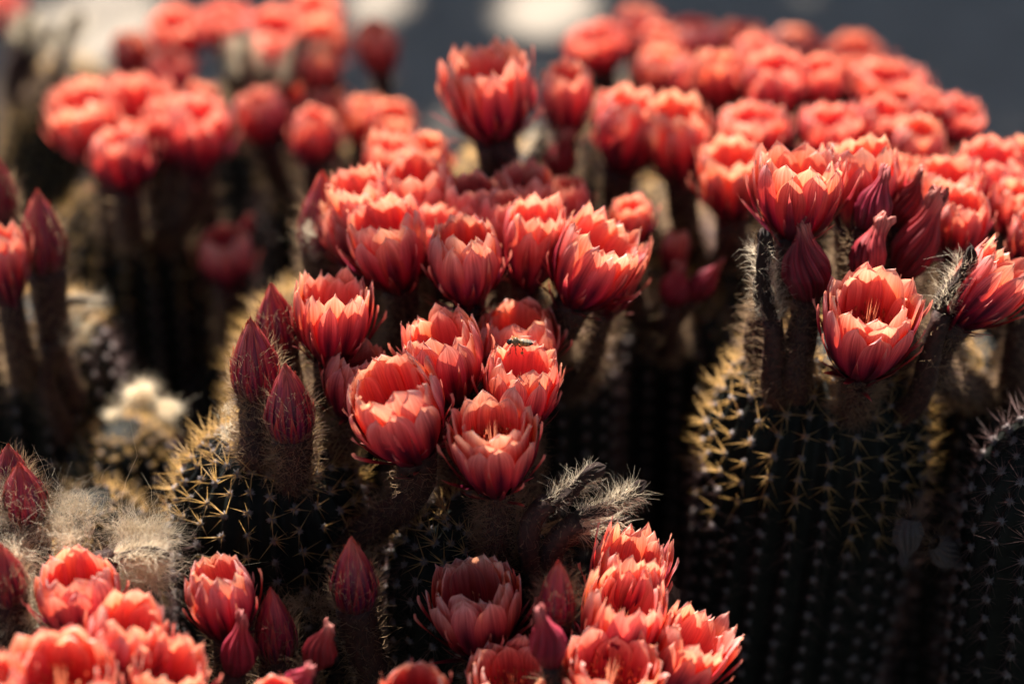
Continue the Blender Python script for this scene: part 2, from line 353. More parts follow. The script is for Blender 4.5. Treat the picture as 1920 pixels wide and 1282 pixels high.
def dried_mesh(seed):
    rg = random.Random(300 + seed); nu, nv = 22, 28; u = np.linspace(0, 1, nu)[:, None]; th = np.linspace(0, 2 * math.pi, nv, endpoint=False)[None, :]
    pr = np.interp(u, [0, .2, .5, .8, .94, 1], [.8, .95, .8, .85, .7, .25])
    r = pr * (1 + .22 * np.sin(3 * th + 4 * u + rg.uniform(0, 6)) + .16 * np.sin(7 * th - 5 * u) + .1 * np.sin(14 * u + 2 * th) + .1 * np.sin(31 * u + 5 * th))
    bx = rg.uniform(-1, 1); x = r * np.cos(th) + bx * np.sin(u * 3) * .8; y = r * np.sin(th) * .8 + .5 * np.sin(u * 5 + seed)
    V = np.stack([x, y, u + 0 * th], -1).reshape(-1, 3)
    e = V[-nv:].mean(0); V = np.concatenate([V, [e + [0, 0, .02]]]); n0 = (nu - 1) * nv
    cap = np.array([[n0 + i, n0 + (i + 1) % nv, nu * nv] for i in range(nv)])
    return mk('dried_petals', V, [grid_faces(nu, nv, True), cap], M_DRY, link=False)
DM = [dried_mesh(i) for i in range(4)]

# ------------------------------------------------------------------ cactus
def areole_mesh(kind, seed):
    rg = np.random.RandomState(seed); j = Join()
    n = 42; d = norm(rg.normal(0, 1, (n, 3)) * [1, 1, .7] + [0, 0, .6]); V, F = cones(np.zeros((n, 3)) + d * .0004, d, rg.uniform(.0018, .0031, n), .0006); j.add(V, F, 0)
    if kind == 'crown':
        n = 7; a = rg.uniform(0, 6.28, n); t = rg.uniform(.1, 1.1, n)
        d = np.stack([np.sin(t) * np.cos(a), np.sin(t) * np.sin(a), np.cos(t)], 1)
        V, F = cones(np.zeros((n, 3)), d, rg.uniform(.009, .019, n), .00036); j.add(V, F, 1)
    else:
        n = 11; a = np.arange(n) * 6.283 / n + rg.uniform(-.2, .2, n); t = rg.uniform(1.1, 1.4, n)
        d = np.stack([np.sin(t) * np.cos(a), np.sin(t) * np.sin(a), np.cos(t)], 1)
        V, F = cones(np.zeros((n, 3)), d, rg.uniform(.006, .011, n), .00016); j.add(V, F, 2)
        n = 5; a = rg.uniform(0, 6.28, n); t = rg.uniform(.1, .9, n)
        d = np.stack([np.sin(t) * np.cos(a), np.sin(t) * np.sin(a), np.cos(t)], 1)
        V, F = cones(np.zeros((n, 3)), d, rg.uniform(.012, .022, n), .00016); j.add(V, F, 2)
    return j
AJ = {k: [areole_mesh(k, s) for s in range(4)] for k in ('crown', 'side')}
AM = {k: [j.build('areole', [M_AREOLE, M_SPINE, M_SPINE2], link=False) for j in AJ[k]] for k in AJ}
ARR = {k: [j.out() for j in AJ[k]] for k in AJ}

def in_frame(p, m=0.06):
    q = p - CAM; d = q.dot(FWD); x = q.x / d / K + 960; y = 641 - q.dot(UP) / d / K
    return -1920 * m < x < 1920 * (1 + m) and -1282 * m < y < 1282 * (1 + m)

class Cactus:
    def __init__(s, label, px, py, d, rad, ribs=20, lean=(0, 0), detail=False, golden=.3, group=None, crown=3):
        top = P(px, py, d); s.top = top; s.rad = rad; s.label = label
        s.H = top.z; s.base = Vector((top.x + lean[0], top.y + lean[1], 0)); s.lean = lean
        s.o = empty('cactus', s.base); s.o['label'] = label; s.o['category'] = 'cactus'; s.o['group'] = 'ribbed cacti in bloom crowded together'
        s.nfl = 0
        H = s.H; rg = random.Random(int(px * 7 + py)); rot = rg.uniform(0, 6)
        per = 6; nt = ribs * per; hs = np.concatenate([np.linspace(0, 1, 14) ** 1.5 * rad * 1.15, np.linspace(rad * 1.25, H - .002, max(6, int(H / .03)))])
        def prof(h):
            q = np.clip(h / (rad * 1.15), 0, 1); r = rad * np.sqrt(np.clip(1 - (1 - q) ** 2.2, 0, 1))
            return r * (1 - 0.22 * smooth(.12, H, h)) + 0.0005
        s.prof = prof
        def axis(h): u = h / H; return np.stack([top.x - s.base.x + lean[0] * (u ** 1.4), top.y - s.base.y + lean[1] * (u ** 1.4), H - h], -1) if np.ndim(h) else np.array([top.x - s.base.x + lean[0] * u ** 1.4, top.y - s.base.y + lean[1] * u ** 1.4, H - h])
        s.axis = axis
        th = np.arange(nt) * 2 * math.pi / nt
        dep = 0.13 * (0.5 - 0.5 * np.cos(ribs * th)) ** 0.8
        ax = axis(hs); pr = prof(hs)
        notch = 1 + 0.018 * np.cos(hs / 0.0118 * 6.283)[:, None] * (dep < .02)
        rr = pr[:, None] * (1 - dep[None, :]) * notch
        V = np.stack([ax[:, 0:1] + rr * np.cos(th + rot), ax[:, 1:2] + rr * np.sin(th + rot), ax[:, 2:3] + 0 * rr], -1).reshape(-1, 3)
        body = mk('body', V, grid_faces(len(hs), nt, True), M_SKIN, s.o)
        # areoles along each rib crest
        joins = {0: [], 1: []}; cnt = 0; step = 0.0118 if rad > .04 else 0.0095; J = Join(); nind = 0
        for i in range(ribs):
            t0 = rot + i * 2 * math.pi / ribs; h = step * (0.25 + 0.5 * (i % 2)); arc = 0.0
            h = 0.0008 + 0.002 * (i % 2)
            while h < min(H - .02, 0.34):
                r = float(prof(h)); a = axis(h); dh = 0.0015
                dr = (float(prof(h + dh)) - r) / dh
                nrm = Vector((math.cos(t0), math.sin(t0), dr)).normalized()
                p = Vector((a[0] + r * math.cos(t0), a[1] + r * math.sin(t0), a[2])) + nrm * .0002
                wp = p + s.base
                kind = 'crown' if h < rad * golden + rg.uniform(-.005, .02) else 'side'  # sunlight put into spine colour: lit stems stay golden further down, shaded ones dark
                facing = nrm.dot((CAM - wp).normalized())
                if r > rad * .25 and in_frame(wp, .1) or facing > -.9 and r > rad * .25 and h < .2:
                    q = nrm.to_track_quat('Z', 'Y'); vi = rg.randrange(4); sc = rg.uniform(.85, 1.15) * (1.0 if rad > .04 else .8)
                    spin = rg.uniform(0, 6.28)
                    rm = q.to_matrix() @ Matrix.Rotation(spin, 3, 'Z')
                    if detail and facing > -.15 and in_frame(wp, .0) and nind < 240:
                        o = inst('areole', AM[kind][vi], s.o, p, rm.to_euler(), (sc, sc, sc)); nind += 1
                    else:
                        V_, F_, M_ = ARR[kind][vi]
                        A = np.array(rm) * sc
                        J.V.append(V_ @ A.T + np.array(p)); J.F[3].append(F_[0] + J.n); J.M[3].append(M_); J.n += len(V_)
                h += step / math.sqrt(1 + dr * dr) if dr > 0 else step
        if J.n: o = J.build('spines', [M_AREOLE, M_SPINE, M_SPINE2], s.o); o['kind'] = 'stuff'

    def attach(s, target):
        """a point on the shoulder of the stem below the flower"""
        t = target - s.base; h = min(max(s.H - (t.z - 0.07), s.rad * .35), s.H * .5); a = Vector(s.axis(h)); dv = Vector((t.x - a.x, t.y - a.y, 0)); r = float(s.prof(h)) * .9
        if dv.length < r: 
            h = s.rad * max(.08, .35 * dv.length / r); a = Vector(s.axis(h)); r = float(s.prof(h)) * .85
        dv = dv.normalized() if dv.length > 1e-4 else Vector((1, 0, 0))
        n = (dv + Vector((0, 0, .9))).normalized()
        return a + dv * r + s.base, n

    def tube(s, fo, mat_inv, p3, axis, r_top, hair, hair_len=.009, r0=.0095, hmat=None, name='tube', hrad=.0002):
        p0, n0 = s.attach(p3); D = (p3 - p0).length; p1 = p0 + n0 * D * .35; p2 = p3 - axis * D * .42
        nu, nv = 14, 14; C = []; T = []
        for i in range(nu):
            t = i / (nu - 1); C.append((1 - t) ** 3 * p0 + 3 * (1 - t) ** 2 * t * p1 + 3 * (1 - t) * t * t * p2 + t ** 3 * p3)
        C = np.array([mat_inv @ c for c in C]); T = norm(np.gradient(C, axis=0))
        s0 = np.cross(T[0], [0.3, 1, 0.2]); S = []
        for i in range(nu): s0 = s0 - T[i] * s0.dot(T[i]); s0 = s0 / np.linalg.norm(s0); S.append(s0)
        S = np.array(S); B = np.cross(T, S); th = np.arange(nv) * 6.283 / nv
        rr = np.interp(np.linspace(0, 1, nu), [0, .4, .7, 1], [r0, r0 * .9, (r0 + r_top) * .48, r_top])
        rr = rr[:, None] * (1 + .07 * np.sin(th * 5 + np.arange(nu)[:, None] * 2.4))
        V = C[:, None] + rr[..., None] * (np.cos(th)[None, :, None] * S[:, None] + np.sin(th)[None, :, None] * B[:, None])
        V = np.concatenate([V.reshape(-1, 3), [C[-1]]]); n0_ = (nu - 1) * nv
        cap = np.array([[n0_ + i, n0_ + (i + 1) % nv, nu * nv] for i in range(nv)])
        mk(name, V, [grid_faces(nu, nv, True), cap], M_TUBE, fo)
        if hair:
            n = hair; iu = nr.uniform(1, nu - 1.3, n); a = nr.uniform(0, 6.28, n); i0 = iu.astype(int)
            Sx, Bx, Tx = S[i0], B[i0], T[i0]; rd = np.cos(a)[:, None] * Sx + np.sin(a)[:, None] * Bx
            fr = (iu - i0)[:, None]; cc = C[i0] * (1 - fr) + C[np.minimum(i0 + 1, nu - 1)] * fr
            # hairs grow in small tufts
            root = cc + rd * rr.mean(1)[i0][:, None] * .95
            d = rd + Tx * nr.uniform(-.1, 1.1, (n, 1)) + nr.normal(0, .3, (n, 3))
            V, F = hairs(root, d, nr.uniform(.5, 1.25, n) * hair_len, hrad, .45)
            o = mk('hairs', V, F, hmat or M_TUBEHAIR, fo); o['kind'] = 'stuff'

    def frame(s, rx, ry, bx, by, d, alpha):
        k = K * d; proj = math.hypot(rx - bx, ry - by) * k; Ln = proj / math.cos(R(alpha))
        b = P(bx, by, d + 0.5 * Ln * math.sin(R(alpha)))
        v = Vector((1, 0, 0)) * (rx - bx) * k + UP * (by - ry) * k - FWD * Ln * math.sin(R(alpha))
        ax = v.normalized(); q = ax.to_track_quat('Z', 'Y').to_matrix() @ Matrix.Rotation(rnd.uniform(0, 6.28), 3, 'Z')
        return b, ax, Ln, q

    def add(s, name, rx, ry, bx, by, d, alpha):
        b, ax, Ln, q = s.frame(rx, ry, bx, by, d, alpha)
        fo = empty(name, b - s.base, q.to_euler(), s.o)
        inv = (Matrix.Translation(b) @ q.to_4x4()).inverted()
        return fo, inv, b, ax, Ln

    def flower(s, rx, ry, bx, by, w, d, v='a', alpha=32, hair=None):
        if d > 1.29:      # far blooms nod and lean each in their own way
            rx += rnd.uniform(-9, 9); ry += rnd.uniform(-9, 5); alpha += rnd.uniform(-12, 8); w *= rnd.uniform(.86, 1.06)
        fo, inv, b, ax, Ln = s.add('flower', rx, ry, bx, by, d, alpha)
        rad = w * K * d / 2; near = d < 1.29; v = v + rnd.choice(['', '2'])
        if near:
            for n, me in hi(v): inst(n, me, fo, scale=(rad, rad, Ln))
            inst('stamens', ST, fo, scale=(rad * 1.15, rad * 1.15, Ln * (1.2 if v[0] == 'w' else .95)))
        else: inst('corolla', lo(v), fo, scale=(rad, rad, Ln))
        s.tube(fo, inv, b, ax, rad * .46, hair if hair is not None else (1300 if d < 1.24 else 600 if d < 1.4 else 250), .0085 if d < 1.3 else .010, hrad=.0002 if d < 1.3 else .0003)
        return fo

    def bud(s, rx, ry, bx, by, w, d, v=0, alpha=30, hair=900):
        fo, inv, b, ax, Ln = s.add('bud', rx, ry, bx, by, d, alpha); rad = w * K * d / 2
        for me in bud(v % 4): inst('scale', me, fo, scale=(rad, rad, Ln))
        s.tube(fo, inv, b, ax, rad * .9, hair, .009)
        n = 420; a = nr.uniform(0, 6.28, n); u = nr.uniform(0, .8, n) ** 1.7; r = bud_r(u) * rad * 1.05
        ro = np.stack([r * np.cos(a), r * np.sin(a), u * Ln], 1); dd = np.stack([np.cos(a), np.sin(a), np.full(n, 1.4)], 1) + nr.normal(0, .3, (n, 3))
        V, F = hairs(ro, dd, nr.uniform(.004, .010, n), .00014, .4); o = mk('hairs', V, F, M_TUBEHAIR, fo); o['kind'] = 'stuff'
        return fo

    def withered(s, rx, ry, bx, by, w, d, v=0, alpha=28, hair=900):
        fo, inv, b, ax, Ln = s.add('withered_flower', rx, ry, bx, by, d, alpha); rad = w * K * d / 2
        inst('withered_petals', WM[v % 5], fo, scale=(rad, rad, Ln))
        s.tube(fo, inv, b, ax, rad * .6, hair, .009)
        return fo

    def dried(s, rx, ry, bx, by, w, d, v=0, alpha=10, hair=1500, hl=.014):
        fo, inv, b, ax, Ln = s.add('dried_flower', rx, ry, bx, by, d, alpha); rad = w * K * d / 2
        inst('dried_petals', DM[v % 4], fo, scale=(rad, rad, Ln))
        s.tube(fo, inv, b, ax, max(rad * .9, .005), hair // 2, hl, hmat=M_TUBEHAIR, r0=.007, hrad=.00013)
        if hair:
            n = hair; a = nr.choice([.6, 2.4, 3.9, 5.2], n) + nr.normal(0, .35, n); u = nr.uniform(0, .8, n) ; r = rad * .8
            ro = np.stack([r * np.cos(a), r * np.sin(a), u * Ln], 1); dd = np.stack([np.cos(a), np.sin(a), np.full(n, 1.0)], 1) + nr.normal(0, .4, (n, 3))
            V, F = hairs(ro, dd, nr.uniform(.4, 1.1, n) * hl, .00013, .55); o = mk('wool', V, F, M_WOOL, fo); o['kind'] = 'stuff'
        return fo

    def wool(s, px, py, d, rx, ry, rz, n=1500, ln=.014, bias=(0, 0, .5), mat=None, hr=.00013):
        n = int(n * .6)
        """a woolly tuft of hair growing on the crown"""
        c = P(px, py, d) - s.base; k = K * d
        m = max(6, n // 34); tc = norm(nr.normal(0, 1, (m, 3))) * nr.uniform(.35, 1, (m, 1)); td = tc * .8 + np.array(bias) + nr.normal(0, .9, (m, 3)); tl = nr.uniform(.35, 1.5, m)
        i = nr.randint(0, m, n); ro = tc[i] * np.array([rx * k, rz, ry * k]) + np.array(c) + nr.normal(0, .0016, (n, 3))
        V, F = hairs(ro, norm(td)[i] + nr.normal(0, .38, (n, 3)), nr.uniform(.35, 1.1, n) * ln * tl[i], hr, .9, seg=5)
        o = mk('wool', V, F, mat or M_WOOL, s.o); o['kind'] = 'stuff'
        core = norm(nr.normal(0, 1, (60, 3)))
        return o

# --------------------------------------------------------------------------------------------------- setting
def sheet(name, x0, x1, y0, y1, z, mat, n=2):
    xs = np.linspace(x0, x1, n); ys = np.linspace(y0, y1, n); X, Y = np.meshgrid(xs, ys, indexing='ij')
    o = mk(name, np.stack([X, Y, X * 0 + z], -1).reshape(-1, 3), grid_faces(n, n)[:, ::-1], mat); o['kind'] = 'structure'; return o
sheet('ground', -60, 60, -60, 60, -0.02, M_PAVE, 3)
sheet('soil_bed', -4, 4, -3, 0.92, 0.0, M_SOIL, 40)
def box(name, x0, x1, y0, y1, z0, z1, mat, parent=None, b=0.006):
    # bevelled block
    xs = [x0, x0 + b, x1 - b, x1]; ys = [y0, y0 + b, y1 - b, y1]
    V = [(x0, y0, z0), (x1, y0, z0), (x1, y1, z0), (x0, y1, z0), (x0, y0, z1 - b), (x1, y0, z1 - b), (x1, y1, z1 - b), (x0, y1, z1 - b),
         (x0 + b, y0 + b, z1), (x1 - b, y0 + b, z1), (x1 - b, y1 - b, z1), (x0 + b, y1 - b, z1)]
    F = [(0, 1, 5, 4), (1, 2, 6, 5), (2, 3, 7, 6), (3, 0, 4, 7), (4, 5, 9, 8), (5, 6, 10, 9), (6, 7, 11, 10), (7, 4, 8, 11), (8, 9, 10, 11)]
    return mk(name, V, np.array(F), mat, parent, smooth=False)
kerb = empty('kerb', (0, .98, 0)); kerb['kind'] = 'structure'
for i in range(8):
    x = -2 + i * .5
    box('kerb_stone', x + .003, x + .497, -.055 , .055, -.03, .03 + rnd.uniform(-.002, .002), M_KERB, kerb)

# --------------------------------------------------------------------------------------------------- the cacti
A = Cactus
# sharp main stem on the right
c = A('tall cactus with a single open front bloom and pink withered flowers above golden spines', 1552, 640, 1.215, .0605, 24, lean=(-.03, 0), detail=True, golden=1.2)
f = c.flower(1622, 545, 1612, 690, 172, 1.145, 'w', 44, hair=1200)
c.flower(1493, 290, 1490, 438, 168, 1.17, 'b', 25); c.flower(1604, 272, 1600, 420, 150, 1.205, 'd', 26)
c.withered(1512, 412, 1512, 560, 88, 1.165, 0, 22); c.withered(1648, 408, 1612, 520, 66, 1.17, 1, 22); c.withered(1756, 366, 1690, 520, 76, 1.19, 2, 20)
c.withered(1664, 322, 1620, 430, 62, 1.175, 3, 20); c.withered(1722, 322, 1686, 425, 58, 1.2, 4, 20)
c.dried(1415, 432, 1448, 600, 40, 1.165, 0, 15, hair=520, hl=.009)
c.dried(1812, 462, 1768, 585, 36, 1.155, 1, 15, hair=420, hl=.009)
# second stem at the right
c = A('dark cactus behind the withered flowers whose coral blooms lean right', 1880, 640, 1.30, .052, 20, detail=True)
c.flower(1890, 488, 1800, 600, 130, 1.16, 's', 24)
c.flower(1768, 308, 1774, 425, 128, 1.25, 'b'); c.flower(1797, 368, 1790, 476, 112, 1.22, 'c'); c.flower(1845, 285, 1856, 400, 140, 1.29, 'd')
c.flower(1908, 345, 1905, 450, 105, 1.26, 'a'); c.flower(1925, 400, 1925, 500, 80, 1.22, 'e'); c.flower(1905, 285, 1915, 380, 100, 1.34, 'b')
# near stem without bloom, lower right corner
c = A('unlit cactus column with long fine spines and no blooms in the lower right corner', 2040, 790, 1.15, .056, 20, detail=True, golden=-1)
# left centre stem carrying two buds
c = A('cactus with golden crown spines below two plum buds on woolly tubes', 492, 812, 1.175, .051, 22, detail=True, golden=.75)
c.bud(478, 600, 484, 735, 92, 1.148, 0); c.bud(543, 684, 546, 812, 90, 1.132, 1)
c.flower(683, 652, 655, 775, 120, 1.17, 'c'); c.flower(728, 700, 775, 845, 182, 1.115, 'a', 42, hair=1000)
c.wool(425, 800, 1.16, 18, 30, .008, 380, .006)
# centre stem
c = A('cactus under the bee flower with charred dried flower stubs at its side', 888, 950, 1.165, .046, 20, detail=True)
c.flower(822, 600, 850, 742, 152, 1.155, 'e', 34); c.flower(968, 585, 974, 700, 160, 1.19, 'e', 30); FB = c.flower(985, 656, 968, 795, 142, 1.15, 'b', 34)
c.flower(922, 768, 930, 910, 156, 1.11, 'w', 40, hair=1500)
c.dried(1135, 874, 1030, 940, 34, 1.12, 1, 5, 420, .008); c.dried(1212, 906, 1085, 975, 32, 1.12, 2, 5, 650, .009); c.dried(1180, 966, 1080, 1000, 16, 1.14, 3, 5, 300, .010)
# stem behind it, golden left edge
c = A('cactus whose sunlit spiny left shoulder shows behind two plum buds', 600, 560, 1.29, .052, 20, detail=True, golden=1.8)
c.flower(635, 530, 622, 670, 146, 1.17, 's', 28); c.bud(516, 536, 524, 655, 82, 1.18, 2)
c.flower(667, 328, 705, 478, 122, 1.235, 'b', 34); c.flower(718, 392, 748, 530, 152, 1.205, 'b', 34); c.flower(782, 312, 795, 440, 140, 1.26, 'd')
c.bud(612, 330, 600, 470, 84, 1.26, 3); c.flower(735, 272, 740, 370, 110, 1.34, 's'); c.flower(805, 268, 805, 360, 100, 1.35, 'c'); c.flower(640, 385, 670, 500, 90, 1.24, 'd')
c.wool(583, 450, 1.25, 8, 50, .006, 240, .006)
# stem carrying the middle cluster
c = A('cactus hidden in shade beneath the dense middle cluster of blooms', 985, 560, 1.31, .052, 20, detail=False)
c.flower(870, 425, 878, 560, 138, 1.185, 'c', 36); c.flower(886, 342, 892, 470, 132, 1.25, 'c'); c.flower(985, 322, 980, 440, 115, 1.275, 'a')
c.flower(1012, 382, 988, 530, 118, 1.205, 'b', 33); c.flower(1142, 434, 1078, 562, 160, 1.185, 's', 32); c.flower(1170, 450, 1130, 580, 100, 1.22, 'r')
c.flower(1072, 340, 1062, 440, 88, 1.3, 'c'); c.flower(940, 310, 940, 420, 90, 1.32, 'e'); c.flower(945, 372, 945, 490, 105, 1.235, 'c'); c.flower(820, 400, 830, 520, 110, 1.23, 'b')
# small ones right of the cluster
c = A('shaded cactus bearing small dark red flowers right of the middle cluster', 1240, 520, 1.42, .045, 18)
c.flower(1184, 375, 1182, 460, 78, 1.27, 'a'); c.flower(1262, 430, 1260, 510, 60, 1.33, 'c'); c.withered(1352, 492, 1296, 560, 44, 1.3, 1, hair=300)
c.withered(1272, 496, 1262, 570, 56, 1.3, 2, hair=300); c.withered(1058, 250, 1040, 330, 60, 1.36, 0, hair=300)
# single tall bloom, top centre
c = A('cactus lifting one large lone bloom against the grey paving', 950, 295, 1.47, .05, 20)
c.flower(908, 112, 928, 255, 172, 1.285, 's', 27, hair=900); c.flower(1068, 140, 1060, 255, 108, 1.37, 'c', 26); 
c.dried(1028, 240, 990, 300, 34, 1.36, 0, 5, 200)
# right-hand back bank
c = A('cactus under the left end of the big pink bank of blooms', 1300, 340, 1.50, .052, 18)
c.flower(1188, 190, 1165, 315, 128, 1.35, 'd', 30); c.flower(1264, 206, 1276, 335, 130, 1.34, 'd'); c.flower(1362, 280, 1372, 400, 128, 1.29, 'b', 36); c.flower(1410, 208, 1412, 300, 152, 1.36, 'b', 36)
c.flower(1350, 112, 1352, 200, 112, 1.43, 'd'); c.flower(1145, 175, 1150, 240, 80, 1.42, 'c')
c = A('cactus under the middle of the big pink bank of blooms', 1560, 300, 1.52, .052, 18)
c.flower(1452, 118, 1462, 208, 122, 1.42, 'd', 34); c.flower(1532, 124, 1530, 205, 96, 1.44, 'd'); c.flower(1550, 205, 1556, 305, 128, 1.37, 'd', 32); c.flower(1646, 205, 1640, 300, 120, 1.37, 'e', 36)
c.flower(1662, 132, 1662, 200, 136, 1.46, 'b', 38)
c = A('cactus under the right end of the pink bank, beside grey paving', 1790, 330, 1.48, .048, 18)
c.flower(1716, 238, 1712, 330, 106, 1.35, 'c'); c.flower(1742, 178, 1735, 240, 84, 1.42, 'b'); c.flower(1806, 205, 1775, 265, 92, 1.42, 's', 30)
c.flower(1700, 300, 1690, 380, 80, 1.31, 'a')
c = A('farthest cactus at the top, whose shaded blooms blur to purple', 1440, 160, 1.76, .055, 16)
for x, y, w, dd, v in [(1302, 48, 110, 1.62, 'c'), (1392, 52, 105, 1.64, 'a'), (1482, 66, 115, 1.66, 'c'), (1592, 84, 120, 1.64, 'e'), (1240, 110, 100, 1.56, 'c'), (1300, 120, 90, 1.5, 'a'), (1420, 88, 90, 1.56, 'c')]:
    c.flower(x, y, x + rnd.uniform(-8, 8), y + 75, w, dd, v)
c = A('far cactus holding a pale pink bloom beside the bright paving patch', 1160, 190, 1.70, .05, 16)
c.flower(1105, 55, 1128, 130, 122, 1.58, 'b', 36); c.flower(1196, 20, 1200, 100, 108, 1.62, 'd'); c.flower(1235, 60, 1232, 130, 90, 1.6, 'c')
# left-hand back
c = A('cactus with a round bouquet of blurred blooms above a dark ribbed column', 235, 355, 1.53, .052, 18, golden=1.0)
c.flower(160, 180, 195, 300, 125, 1.46, 'b', 36); c.flower(190, 150, 215, 250, 110, 1.54, 'd'); c.flower(275, 180, 280, 300, 145, 1.48, 'b', 36); c.flower(232, 248, 236, 355, 114, 1.41, 'c', 36)
c.flower(388, 160, 372, 280, 95, 1.5, 'c'); c.flower(385, 205, 368, 320, 118, 1.44, 'a'); c.flower(330, 195, 325, 300, 90, 1.46, 'e')
c = A('cactus half hidden in shade, with one deep red bloom low between columns', 440, 600, 1.58, .045, 16)
c.flower(428, 436, 428, 530, 108, 1.46, 'c', 34); c.withered(468, 405, 460, 440, 30, 1.46, 0, hair=100)
c = A('cactus bearing an orange double bloom beside a small ring-shaped one', 610, 295, 1.62, .05, 16)
c.flower(595, 215, 590, 305, 98, 1.47, 'c', 40); c.flower(488, 185, 500, 265, 108, 1.52, 'c'); c.flower(610, 160, 610, 240, 95, 1.58, 'a'); c.flower(690, 185, 680, 275, 100, 1.54, 'd', 36); c.flower(745, 205, 715, 280, 100, 1.52, 'd', 36)
c.flower(545, 170, 545, 250, 90, 1.6, 'e')
c = A('far cactus with pale woolly stalks between blurred red blooms, upper left', 480, 170, 1.82, .05, 16)
for x, y, w, dd, v in [(325, 100, 84, 1.56, 'b'), (345, 40, 105, 1.62, 'b'), (430, 20, 110, 1.66, 'a'), (515, 40, 130, 1.64, 'd'), (600, 55, 100, 1.62, 'b'), (710, 60, 84, 1.6, 'c'), (255, 65, 84, 1.64, 'c'), (590, 10, 100, 1.7, 'a'), (590, 100, 80, 1.58, 'd')]:
    c.flower(x, y, x + rnd.uniform(-8, 8), y + 80, w, dd, v, 36)
c.dried(452, 60, 470, 145, 26, 1.60, 0, 15, 900); c.dried(575, 70, 538, 155, 26, 1.58, 1, 15, 900)
c = A('leaning cactus in the upper left corner with pale sunlit spines', 120, 120, 1.86, .04, 16, lean=(-.12, 0), golden=3)
c.flower(20, -5, 22, 60, 80, 1.75, 'c'); c.dried(60, 20, 35, 90, 24, 1.66, 2, 10, 500); c.dried(110, 50, 60, 115, 24, 1.66, 3, 10, 500); c.dried(150, 20, 120, 100, 30, 1.7, 0, 10, 500)
# left edge
c = A('cactus cut by the left edge with a purple pointed bud beside a coral bloom', 50, 570, 1.345, .05, 18)
c.bud(8, 300, 8, 405, 56, 1.31, 0, hair=300); c.bud(86, 364, 86, 500, 84, 1.27, 1, hair=500); c.flower(8, 425, 18, 560, 96, 1.25, 'b', 30)
c.dried(210, 570, 120, 566, 20, 1.3, 1, 5, 350, .008); c.dried(150, 605, 110, 640, 22, 1.3, 2, 5, 500)
c = A('small cactus topped with a curl of cream wool, behind the golden spines', 222, 800, 1.335, .033, 16, detail=True, golden=.4)
c.wool(262, 738, 1.31, 30, 12, .008, 1500, .006, hr=.00022); c.wool(314, 768, 1.31, 13, 22, .008, 1100, .006, hr=.00022); c.wool(212, 778, 1.31, 12, 12, .006, 400, .006)
c = A('low round cactus with tan spines half buried among white wool', 170, 930, 1.235, .03, 15, detail=True, golden=2)
# front left
c = A('cactus wrapped in white wool with two pointed plum buds, left edge', 45, 1050, 1.17, .042, 18)
c.bud(27, 832, 22, 925, 74, 1.14, 2, hair=500); c.bud(47, 866, 50, 965, 84, 1.115, 3, hair=600); c.bud(10, 1012, 12, 1120, 84, 1.08, 0, hair=1500)
c.dried(2, 930, 40, 975, 34, 1.12, 1, 5, 900); c.dried(318, 1034, 215, 1046, 30, 1.1, 2, 5, 900, .012); c.dried(335, 1004, 262, 1016, 12, 1.13, 3, 5, 500, .011)
c.wool(95, 975, 1.12, 40, 36, .014, 1300, .011); c.wool(130, 1010, 1.11, 40, 20, .012, 900, .010); c.wool(255, 992, 1.12, 55, 12, .008, 1500, .013); c.wool(150, 950, 1.12, 40, 30, .010, 800, .013); c.wool(45, 1040, 1.11, 35, 45, .014, 1200, .011)
c.wool(255, 1075, 1.11, 60, 25, .012, 1500, .018, bias=(.7, 0, -.3)); c.wool(60, 1150, 1.1, 40, 50, .015, 1600, .014)
c = A('front cactus below the frame edge with the pale orange blooms of the lower left', 150, 1400, 1.06, .05, 18)
c.flower(150, 1050, 160, 1185, 158, 1.08, 'a', 28); c.flower(258, 1130, 232, 1270, 145, 1.05, 'd', 30); c.flower(132, 1215, 124, 1350, 195, 1.015, 'w', 40); c.flower(-8, 1235, 0, 1350, 130, 1.0, 'b', 34)
c.flower(335, 1215, 300, 1340, 140, 1.04, 'r', 34)
c = A('cactus in front of the middle with one tall closed bloom and dark buds', 550, 1330, 1.15, .048, 18, detail=True)
c.flower(410, 1048, 428, 1190, 132, 1.10, 'c', 24, hair=900); c.bud(664, 1003, 666, 1130, 86, 1.11, 1); c.bud(515, 1096, 520, 1225, 78, 1.11, 2); c.withered(472, 1146, 440, 1260, 62, 1.08, 3, hair=500)
c.withered(632, 1168, 585, 1245, 62, 1.08, 1, hair=500); c.withered(592, 1240, 540, 1300, 50, 1.05, 2, hair=400); c.flower(520, 1275, 520, 1360, 100, 1.04, 'c', 34)
c.wool(590, 1130, 1.14, 40, 30, .015, 900, .012, mat=M_TUBEHAIR)
c = A('front cactus below the frame edge with the brightest coral blooms, bottom centre right', 1120, 1390, 1.12, .05, 18)
c.flower(1190, 1005, 1160, 1150, 152, 1.125, 'r', 26); c.flower(1176, 1085, 1146, 1235, 158, 1.10, 's', 32); c.flower(1312, 1160, 1250, 1300, 140, 1.10, 'r', 32); c.flower(1150, 1205, 1130, 1345, 182, 1.075, 'w', 36)
c.flower(960, 1225, 966, 1350, 168, 1.085, 'w', 36); c.flower(884, 1064, 902, 1210, 172, 1.115, 'a', 32); c.bud(1046, 1046, 1042, 1160, 68, 1.09, 0); c.withered(1008, 1128, 1036, 1245, 64, 1.06, 4); c.flower(778, 1262, 780, 1350, 132, 1.04, 'd', 34)

